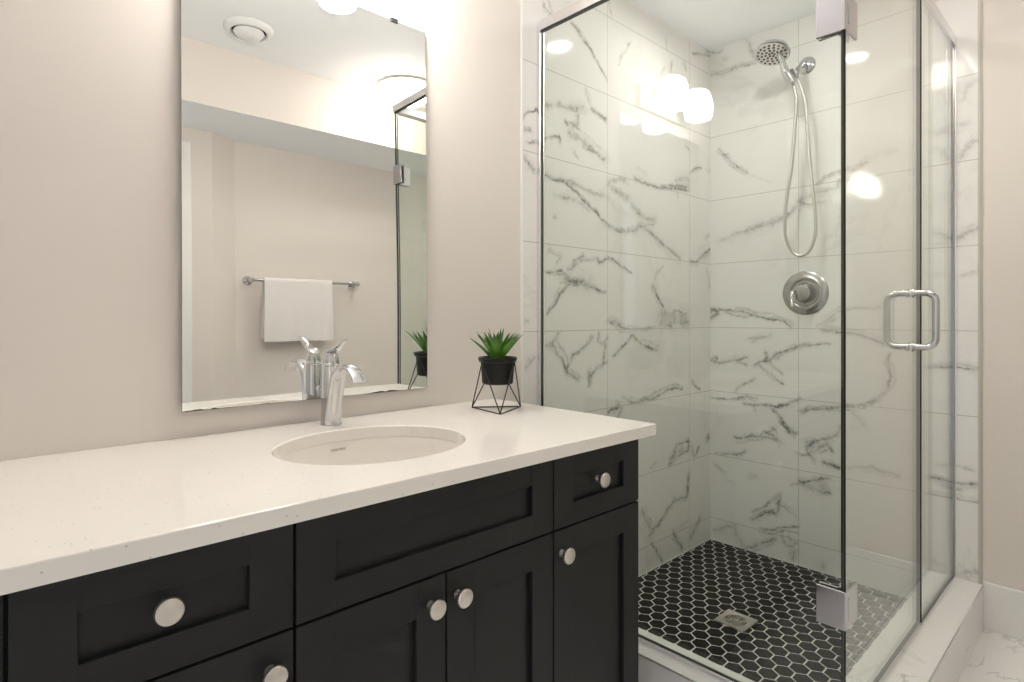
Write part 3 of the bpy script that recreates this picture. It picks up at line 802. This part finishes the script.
bm = BM(); lay = bm.verts.layers.float.new('tip')
def leaf(bm, az, el, ln, wd, z0):
    n = 9; dirh = Vector((math.cos(az), math.sin(az), 0)); sd = Vector((-math.sin(az), math.cos(az), 0))
    p = Vector((pcx, pcy, ZCT+z0)) + dirh*0.004; rows = []
    e_ = el
    for i in range(n):
        t = i/(n-1); w = wd*(0.55+1.3*t*(1-t)*1.6)*(1-t**3)*0.9 + 0.0002
        if i: e_ -= 0.035; p = p + (dirh*math.cos(e_)+Vector((0, 0, 1))*math.sin(e_))*ln/(n-1)
        nrm = (-dirh*math.sin(e_)+Vector((0, 0, 1))*math.cos(e_))
        th = 0.0014*(1-t*0.8)
        row = [p - sd*w + nrm*w*0.35, p + nrm*th*0.2, p + sd*w + nrm*w*0.35, p - nrm*(th+w*0.25)]
        vs = []
        for q in row:
            v = bm.verts.new(q); v[lay] = t; vs.append(v)
        rows.append(vs)
    for A, B in zip(rows, rows[1:]):
        for k in range(4): bm.faces.new((A[k], A[(k+1) % 4], B[(k+1) % 4], B[k]))
    bm.faces.new(rows[-1]); bm.faces.new(rows[0][::-1])
for ringi, (cnt, el, ln, wd) in enumerate(((8, 0.98, 0.114, 0.0125), (7, 1.16, 0.108, 0.0120), (6, 1.32, 0.094, 0.011), (3, 1.50, 0.104, 0.0085))):
    for k in range(cnt):
        leaf(bm, 2*math.pi*(k+0.37*ringi)/cnt+random.uniform(-.12, .12), el+random.uniform(-.07, .07), ln*random.uniform(.9, 1.06), wd, 0.130)
obj('foliage', fix(bm), M['leaf'], plant, smooth=True)

# ================================================================ MIRROR AND VANITY LIGHT
mx0, mx1, mz0, mz1 = 0.3237, 0.9500, 0.891, 1.911
mir = thing('wall_mirror', 'large frameless rectangular mirror on the wall above the counter', 'mirror', ((mx0+mx1)/2, 0, mz0))
# the sheet stands off the wall at its foot and leans back very slightly towards the top
zs_ = np.linspace(mz0, mz1, 61); th_ = 0.0156*(lambda t: t*t*(3-2*t))(np.clip((zs_-0.95)/0.5, 0, 1))
ys_ = np.concatenate([[0], np.cumsum((th_[1:]+th_[:-1])/2*np.diff(zs_))]); ys_ = ys_-ys_[-1]-0.0065
bm = BM(); rows = []
for y_, z_ in zip(ys_, zs_):
    rows.append([bm.verts.new((mx0, y_, z_)), bm.verts.new((mx1, y_, z_)), bm.verts.new((mx1, y_+0.005, z_)), bm.verts.new((mx0, y_+0.005, z_))])
for A, B in zip(rows, rows[1:]):
    for k in range(4):
        f = bm.faces.new((A[k], A[(k+1) % 4], B[(k+1) % 4], B[k])); f.material_index = 0 if k == 0 else 1
bm.faces.new(rows[0][::-1]).material_index = 1; bm.faces.new(rows[-1]).material_index = 1
obj('mirror_glass', bm, [M['mirror'], M['mirror_edge']], mir, smooth=True)
bm = BM(); prev = None; n_ = 70; rnd = random.Random(3)
for k in range(n_+1):
    x = mx0+(mx1-mx0)*k/n_; h_ = 0.0006+0.0022*max(0, math.sin(k*0.37)+math.sin(k*0.13+1))*rnd.random()
    c_ = [bm.verts.new((x, ys_[0]-0.0003, mz0)), bm.verts.new((x, ys_[0]-0.0003, mz0+h_))]
    if prev: bm.faces.new((prev[0], c_[0], c_[1], prev[1]))
    prev = c_
obj('worn_silver_edge', bm, M['rubber'], mir, label='thin dark uneven line of worn silvering along the bottom edge')
for x in (0.437, 0.848):
    bm = BM(); box(bm, x-0.011, x+0.011, 0.0, -0.0095, mz1-0.0005, mz1+0.006, 0.001); box(bm, x-0.011, x+0.011, -0.0068, -0.0095, mz1-0.006, mz1+0.004, 0.001)
    obj('mirror_clip', bm, M['rubber'], mir, label='small dark mirror clip on the top edge')

vl = thing('vanity_light', 'two-shade vanity light with a nickel backplate above the mirror', 'wall light', (0.645, 0, 1.965))
bm = BM(); box(bm, 0.450, 0.830, 0.0, -0.020, 1.965, 2.062, 0.004); obj('backplate', bm, M['nickel'], vl)
for x in (0.532, 0.735):
    bm = BM(); tube(bm, smooth_path([(x, -0.018, 2.035), (x, -0.045, 2.055), (x, -0.080, 2.100), (x, -0.105, 2.125), (x, -0.113, 2.118)], 6), 0.0065, 14)
    obj('arm', fix(bm), M['nickel'], vl, smooth=True)
    bm = BM(); lathe(bm, [(0, 2.122), (0.012, 2.122), (0.020, 2.116), (0.030, 2.104), (0.034, 2.086), (0.034, 2.080), (0, 2.080)], (x, -0.113, 0), (0, 0, 1), 32)
    obj('socket_cup', fix(bm), M['nickel'], vl, smooth=True)
    bm = BM(); lathe(bm, [(0.0, 2.0805), (0.029, 2.0805), (0.040, 2.075), (0.0475, 2.063), (0.0530, 2.040), (0.0565, 2.010), (0.0560, 1.987), (0.0535, 1.970), (0.0490, 1.960), (0.040, 1.956), (0.0, 1.955)], (x, -0.113, 0), (0, 0, 1), 44)
    obj('shade', fix(bm), M['shade'], vl, smooth=True, label='lit opal glass shade')

# ================================================================ SHOWER ENCLOSURE
enc = thing('shower_enclosure', 'frameless clear glass shower enclosure with a hinged door standing on the marble curb', 'shower enclosure', (XG, YG, 0.150))
def skew(bm):
    for v in bm.verts: v.co.x -= 0.008*(1+v.co.y/0.947)
    return bm
def pane(x0, x1, y0, y1, z0, z1, thin):
    bm = BM(); box(bm, x0, x1, y0, y1, z0, z1)
    for f in bm.faces: f.material_index = 0 if abs(f.normal[thin]) > 0.5 else 1
    return bm
GM = [M['glass'], M['glass_edge']]
side = obj('side_panel', skew(pane(XG-0.005, XG+0.005, -0.008, YG-0.003, 0.158, 2.080, 0)), GM, enc, label='clear glass side panel at the end of the vanity')
dor = obj('glass_door', pane(XG+0.0085, 2.106, YG-0.005, YG+0.005, 0.165, 2.066, 1), GM, enc, label='clear glass door with a pull handle')
fixp = obj('front_panel', pane(2.124, XB-0.006, YG-0.005, YG+0.005, 0.158, 2.080, 1), GM, enc, label='narrow clear fixed glass panel beside the door')
bm = BM(); box(bm, 2.1065, 2.112, YG-0.003, YG+0.004, 0.165, 2.066, 0.001); obj('door_seal', bm, M['plastic'], dor, label='pale clear strip seal along the door edge')
bm = BM(); box(bm, XG-0.012, XG+0.012, 0.0, YG-0.012, 2.072, 2.106, 0.002); obj('header_rail', skew(bm), M['alu'], enc, label='slim metal rail along the top of the side panel')
bm = BM(); box(bm, XG-0.006, XG+0.006, -0.016, YG, 2.0685, 2.0725); obj('gasket', skew(bm), M['rubber'], enc, label='dark gasket under the rail')
bm = BM(); box(bm, XG+0.012, XB, YG-0.012, YG+0.012, 2.072, 2.106, 0.002); obj('header_rail', bm, M['alu'], enc, label='slim metal rail above the door')
bm = BM()
for s in (-1, 1): box(bm, XG+s*0.012, XG+s*0.0055, 0.0, -0.016, 0.150, 2.072, 0.001)
box(bm, XG-0.0055, XG+0.0055, 0.0, -0.003, 0.150, 2.072)
obj('wall_channel', skew(bm), M['alu'], enc)
bm = BM()
for s in (-1, 1): box(bm, XB, XB-0.008, YG+s*0.010, YG+s*0.0055, 0.150, 2.072, 0.001)
obj('wall_channel', bm, M['alu'], enc)
bm = BM()
for s in (-1, 1): box(bm, XG+s*0.010, XG+s*0.0055, -0.016, YG, 0.150, 0.161, 0.001)
obj('bottom_channel', skew(bm), M['alu'], enc)
bm = BM()
for s in (-1, 1): box(bm, 2.124, XB-0.014, YG+s*0.010, YG+s*0.0055, 0.150, 0.161, 0.001)
obj('bottom_channel', bm, M['alu'], enc)
for z in (0.436, 1.778):
    hz0, hz1 = z-0.043, z+0.043
    h = BM(); box(h, XG-0.0115, XG-0.0055, YG-0.010, YG+0.052, hz0, hz1, 0.0015)
    box(h, XG+0.0055, XG+0.0115, YG+0.010, YG+0.052, hz0, hz1, 0.0015)
    hg = obj('hinge', h, M['hinge'], enc, label='square satin chrome glass clamp hinge at the enclosure corner')
    h = BM(); box(h, XG-0.0100, XG+0.068, YG-0.0055, YG-0.0115, hz0, hz1, 0.0015)
    box(h, XG+0.012, XG+0.068, YG+0.0055, YG+0.0115, hz0, hz1, 0.0015)
    obj('door_plate', h, M['hinge'], hg, label='hinge plate clamped on the door glass')
    h = BM(); tube(h, [(XG+0.006, YG-0.006, hz0+0.018), (XG+0.006, YG-0.006, hz1-0.018)], 0.0068, 14)
    obj('hinge_barrel', fix(h), M['satin'], hg, smooth=True)
HXX, HZ0, HZ1 = 2.020, 1.006, 1.164
for s in (-1, 1):
    yy = lambda d_: YG + s*d_
    path = [(HXX, yy(0.005), HZ1), (HXX, yy(0.035), HZ1)]
    for k in range(1, 7):
        a = math.radians(15*k); path.append((HXX, yy(0.035+0.026*math.sin(a)), HZ1-0.026*(1-math.cos(a))))
    for k in range(0, 7):
        a = math.radians(90-15*k); path.append((HXX, yy(0.035+0.026*math.sin(a)), HZ0+0.026*(1-math.cos(a))))
    path.append((HXX, yy(0.005), HZ0))
    bm = BM(); tube(bm, path, 0.0095, 20)
    hd = obj('door_handle', fix(bm), M['satin'], dor, smooth=True, label='round-bar chrome pull handle on the ' + ('room side' if s < 0 else 'shower side'))
    bm = BM()
    bm.free()
    for z in (HZ0, HZ1):
        bm = BM(); lathe(bm, [(0.0095, 0), (0.0135, 0), (0.0135, 0.005), (0.0095, 0.006)], (HXX, yy(0.0052), z), (0, s, 0), 28)
        obj('collar', fix(bm), M['satin'], dor, smooth=True)

# ================================================================ SHOWER FITTINGS
val = thing('shower_valve', 'round satin chrome shower valve with a small lever on the tiled wall', 'shower valve', (XB, -0.437, 1.197))
VC = (XB, -0.437, 1.197)
bm = BM(); lathe(bm, [(0, 0), (0.094, 0), (0.094, 0.003), (0.088, 0.008), (0.072, 0.012), (0.063, 0.0135), (0.058, 0.012), (0.054, 0.006), (0, 0.006)], VC, (-1, 0, 0), 64)
obj('escutcheon', fix(bm), M['valve'], val, smooth=True)
bm = BM(); lathe(bm, [(0.0, 0.006), (0.044, 0.006), (0.040, 0.012), (0.035, 0.024), (0.034, 0.046), (0.032, 0.050), (0.015, 0.0515), (0, 0.052)], VC, (-1, 0, 0), 48)
obj('handle_dome', fix(bm), M['valve'], val, smooth=True)
lv = [(XB-0.050, -0.412, 1.204), (XB-0.060, -0.408, 1.202), (XB-0.068, -0.408, 1.190), (XB-0.072, -0.410, 1.165), (XB-0.078, -0.413, 1.140)]
bm = BM(); tube(bm, smooth_path(lv, 6), 0, 16, flat=[(0.0065+0.002*math.sin(i*0.13), 0.006) for i in range(25)])
obj('lever', fix(bm), M['chrome'], val, smooth=True)

shw = thing('hand_shower_set', 'chrome hand shower with round nozzle face and looped metal hose on the tiled wall', 'shower head', (XB, -0.443, 2.17))
bm = BM(); lathe(bm, [(0, 0), (0.037, 0), (0.037, 0.003), (0.034, 0.008), (0.024, 0.014), (0.012, 0.017), (0, 0.018)], (XB, -0.443, 2.168), (-1, 0, 0), 44)
obj('wall_flange', fix(bm), M['chrome'], shw, smooth=True)
bm = BM(); tube(bm, smooth_path([(XB-0.004, -0.443, 2.168), (XB-0.035, -0.443, 2.168), (XB-0.065, -0.443, 2.155), (XB-0.092, -0.443, 2.128)], 6), 0.0095, 18)
obj('wall_arm', fix(bm), M['chrome'], shw, smooth=True)
bm = BM(); tube(bm, [(XB-0.088, -0.443, 2.133), (XB-0.098, -0.443, 2.118), (XB-0.112, -0.443, 2.098), (XB-0.118, -0.443, 2.080)], [0.012, 0.016, 0.016, 0.012], 22)
tube(bm, [(XB-0.104, -0.443, 2.108), (XB-0.140, -0.436, 2.100)], [0.010, 0.017], 18)
obj('bracket', fix(bm), M['chrome'], shw, smooth=True)
hb = Vector((2.470, -0.440, 2.050)); hc = Vector((2.425, -0.372, 2.188)); nn = Vector((-0.34, -0.02, -0.94)).normalized()
hp_ = Vector((0.30, -0.95, 0.0)); hp_ = (hp_-nn*hp_.dot(nn)).normalized()
bm = BM(); tube(bm, smooth_path([hb, Vector((2.462, -0.429, 2.078)), Vector((2.450, -0.414, 2.112)), Vector((2.440, -0.408, 2.148)), Vector((2.436, -0.398, 2.186))], 6), [0.0105+0.0055*math.sin(min(i, 18)/18*math.pi) for i in range(25)], 20)
handle = obj('hand_shower', fix(bm), M['chrome'], shw, smooth=True, label='chrome hand shower handle')
bm = BM(); lathe(bm, [(0, -0.036), (0.025, -0.034), (0.050, -0.027), (0.065, -0.014), (0.0705, -0.002), (0.0705, 0.003), (0.0665, 0.005), (0, 0.005)], hc, nn, 48)
obj('spray_head', fix(bm), M['chrome'], handle, smooth=True)
bm = BM(); s_ = nn.orthogonal().normalized(); t_ = nn.cross(s_)
lathe(bm, [(0, 0.0052), (0.0640, 0.0052), (0.0635, 0.0062), (0, 0.0062)], hc, nn, 40, mi=0)
for r_, c_ in ((0.010, 5), (0.024, 9), (0.039, 13), (0.054, 18)):
    for k in range(c_):
        a = 2*math.pi*k/c_+r_*30; p = hc+s_*math.cos(a)*r_+t_*math.sin(a)*r_
        lathe(bm, [(0.0052, 0.006), (0.0046, 0.0085), (0, 0.009)], p, nn, 8, cap0=False, mi=1)
obj('nozzle_plate', fix(bm), [M['nickel'], M['rubber']], handle, smooth=True, label='nozzle face with rings of dark rubber jets')
hose = [(2.470, -0.440, 2.050), (2.474, -0.446, 2.020), (2.480, -0.449, 1.980), (2.488, -0.436, 1.850), (2.492, -0.424, 1.720), (2.500, -0.402, 1.600), (2.505, -0.392, 1.500), (2.515, -0.392, 1.430), (2.528, -0.412, 1.372),
        (2.532, -0.444, 1.351), (2.535, -0.480, 1.372), (2.533, -0.502, 1.430), (2.530, -0.505, 1.500), (2.526, -0.497, 1.600), (2.521, -0.487, 1.720), (2.512, -0.480, 1.850), (2.500, -0.474, 1.980), (2.490, -0.455, 2.060), (XB-0.118, -0.444, 2.083)]
bm = BM(); hp = smooth_path(hose, 14); tube(bm, hp, [0.0070 if i % 2 else 0.0062 for i in range(len(hp))], 14)
obj('hose', fix(bm), M['hose'], shw, smooth=True, label='looped flexible metal hose')

drn = thing('shower_drain', 'square stainless steel drain with a round grate in the black hexagon floor', 'drain', (1.967, -0.439, 0.020))
bm = BM(); a = 0.054
lathe(bm, [(0.040, 0.0205), (0.040, 0.0262), (0.0415, 0.0270)], (1.967, -0.439, 0), (0, 0, 1), 48, cap0=False, cap1=False)
inner = [v for v in bm.verts if v.co.z > 0.0269]
inner.sort(key=lambda v: math.atan2(v.co.y+0.439, v.co.x-1.967))
outer = []; outb = []
for v in inner:
    dx, dy = v.co.x-1.967, v.co.y+0.439; k = a/max(abs(dx), abs(dy))
    outer.append(bm.verts.new((1.967+dx*k, -0.439+dy*k, 0.0270))); outb.append(bm.verts.new((1.967+dx*k, -0.439+dy*k, 0.0205)))
for i in range(len(inner)):
    j = (i+1) % len(inner); bm.faces.new((inner[i], inner[j], outer[j], outer[i])); bm.faces.new((outer[i], outer[j], outb[j], outb[i]))
obj('drain_frame', fix(bm), M['nickel'], drn, smooth=True)
bm = BM(); lathe(bm, [(0, 0.0208), (0.040, 0.0208), (0.040, 0.0212), (0, 0.0212)], (1.967, -0.439, 0), (0, 0, 1), 32, mi=1)
for r_ in (0.009, 0.019, 0.029, 0.038):
    lathe(bm, [(r_-0.0025, 0.0212), (r_-0.0025, 0.0262), (r_+0.0012, 0.0262), (r_+0.0012, 0.0212)], (1.967, -0.439, 0), (0, 0, 1), 40, cap0=False, cap1=False)
for k in range(3):
    an = math.pi*k/3; dx, dy = math.cos(an)*0.039, math.sin(an)*0.039
    tube(bm, [(1.967-dx, -0.439-dy, 0.0238), (1.967+dx, -0.439+dy, 0.0238)], 0.0018, 8)
obj('grate', fix(bm), [M['nickel'], M['dark_gap']], drn, smooth=True)

# ================================================================ CEILING LIGHTS AND VENT
dl = thing('shower_downlight', 'small round recessed downlight in the shower ceiling', 'ceiling light', (2.03, -0.46, ZC))
bm = BM(); lathe(bm, [(0.048, -0.0005), (0.062, -0.0005), (0.060, -0.006), (0.050, -0.009), (0.046, -0.004)], (2.03, -0.46, ZC), (0, 0, 1), 44, cap0=False, cap1=False)
obj('trim_ring', fix(bm), M['plastic'], dl, smooth=True)
bm = BM(); lathe(bm, [(0, -0.0045), (0.047, -0.0045), (0.047, -0.002), (0, -0.002)], (2.03, -0.46, ZC), (0, 0, 1), 40)
obj('lens', fix(bm), M['spot'], dl, smooth=True, label='lit lens')
CLX, CLY = 1.665, -1.217
cl = thing('flush_ceiling_light', 'round flush ceiling light with nickel ring and lit glass bowl, outside the shower', 'ceiling light', (CLX, CLY, ZC))
bm = BM(); lathe(bm, [(0, -0.0002), (0.120, -0.0002), (0.125, -0.03), (0, -0.03)], (CLX, CLY, ZC), (0, 0, 1), 48)
obj('base_pan', fix(bm), M['plastic'], cl, smooth=True)
bm = BM(); lathe(bm, [(0.135, -0.030), (0.160, -0.034), (0.163, -0.044), (0.157, -0.054), (0.148, -0.056), (0.146, -0.044)], (CLX, CLY, ZC), (0, 0, 1), 56, cap0=False, cap1=False)
obj('metal_ring', fix(bm), M['nickel'], cl, smooth=True)
bm = BM(); lathe(bm, [(0, -0.0305), (0.144, -0.0305), (0.150, -0.050), (0.140, -0.075), (0.115, -0.100), (0.075, -0.118), (0.035, -0.126), (0, -0.128)], (CLX, CLY, ZC), (0, 0, 1), 56)
obj('glass_bowl', fix(bm), M['bowl'], cl, smooth=True, label='lit opal glass bowl')
bm = BM(); lathe(bm, [(0, -0.1275), (0.012, -0.127), (0.010, -0.136), (0.004, -0.144), (0, -0.146)], (CLX, CLY, ZC), (0, 0, 1), 20)
obj('finial', fix(bm), M['nickel'], cl, smooth=True)
VX, VY = 0.871, -1.212
vt = thing('ceiling_vent', 'round white ceiling vent with a domed centre, beside the bulkhead', 'vent', (VX, VY, ZC))
bm = BM(); lathe(bm, [(0.075, -0.0005), (0.100, -0.0005), (0.098, -0.006), (0.082, -0.020), (0.074, -0.022), (0.070, -0.008)], (VX, VY, ZC), (0, 0, 1), 48, cap0=False, cap1=False)
obj('outer_ring', fix(bm), M['plastic'], vt, smooth=True)
bm = BM(); lathe(bm, [(0, -0.001), (0.074, -0.001), (0.072, -0.004), (0, -0.004)], (VX, VY, ZC), (0, 0, 1), 40)
obj('duct_opening', fix(bm), M['dark_gap'], vt, smooth=True, label='dark opening')
bm = BM(); lathe(bm, [(0, -0.012), (0.058, -0.012), (0.062, -0.020), (0.050, -0.036), (0.025, -0.044), (0, -0.046)], (VX, VY, ZC), (0, 0, 1), 48)
lathe(bm, [(0, -0.003), (0.008, -0.003), (0.008, -0.013), (0, -0.013)], (VX, VY, ZC), (0, 0, 1), 16)
obj('centre_cone', fix(bm), M['plastic'], vt, smooth=True)

# ================================================================ TOWEL BAR AND TOWEL (seen in the mirror)
TZ, TY = 1.316, YO+0.072
tb = thing('towel_bar', 'chrome towel bar with round end posts on the wall opposite the mirror', 'towel bar', (1.382, YO, TZ))
bm = BM(); tube(bm, [(1.072, TY, TZ), (1.692, TY, TZ)], 0.0085, 18); obj('bar', fix(bm), M['chrome'], tb, smooth=True)
for x in (1.077, 1.687):
    bm = BM(); lathe(bm, [(0, 0), (0.025, 0), (0.025, 0.006), (0.020, 0.010), (0.010, 0.016), (0.0085, 0.045), (0.011, 0.058), (0.0145, 0.066), (0.0145, 0.078), (0.010, 0.084), (0, 0.085)], (x, YO, TZ), (0, 1, 0), 32)
    obj('end_post', fix(bm), M['chrome'], tb, smooth=True)
def towel():
    nu, T = 40, 0.0055; x0, x1 = 1.137, 1.520
    prof = []
    for k in range(22): prof.append((0.0125, -0.350+0.350*k/22))        # front drop (towards the room)
    for k in range(9):
        a = math.pi*k/8; prof.append((math.cos(a)*0.0125, math.sin(a)*0.0125))
    for k in range(1, 21): prof.append((-0.0125, -0.330*k/20))
    bm = BM(); G = []
    for i in range(nu+1):
        u = i/nu; row = []
        for j, (dy, dz) in enumerate(prof):
            drop = max(0, -dz); s = 1 if dy > 0 else -1
            wob = (math.sin(u*11+0.8)*0.0035+math.sin(u*23+drop*9)*0.0018)*min(1, drop*6)
            band = -0.0040 if 0.245 < drop < 0.252 or 0.275 < drop < 0.280 else 0
            x = x0+(x1-x0)*u + (u-0.5)*0.010*drop/0.36 + math.sin(drop*20+u*3)*0.0015
            row.append(bm.verts.new((x, TY+dy+s*(abs(wob)+band)+ (0.006*drop if s > 0 else 0), TZ+dz-0.004*math.sin(u*9)*drop)))
        G.append(row)
    for A, B in zip(G, G[1:]):
        for j in range(len(prof)-1): bm.faces.new((A[j], A[j+1], B[j+1], B[j]))
    fix(bm)
    r = bmesh.ops.solidify(bm, geom=bm.faces[:], thickness=-T)
    return fix(bm)
obj('hand_towel', towel(), M['towel'], smooth=True, label='white terry hand towel folded over the towel bar', cat='towel', origin=(1.345, TY, TZ))
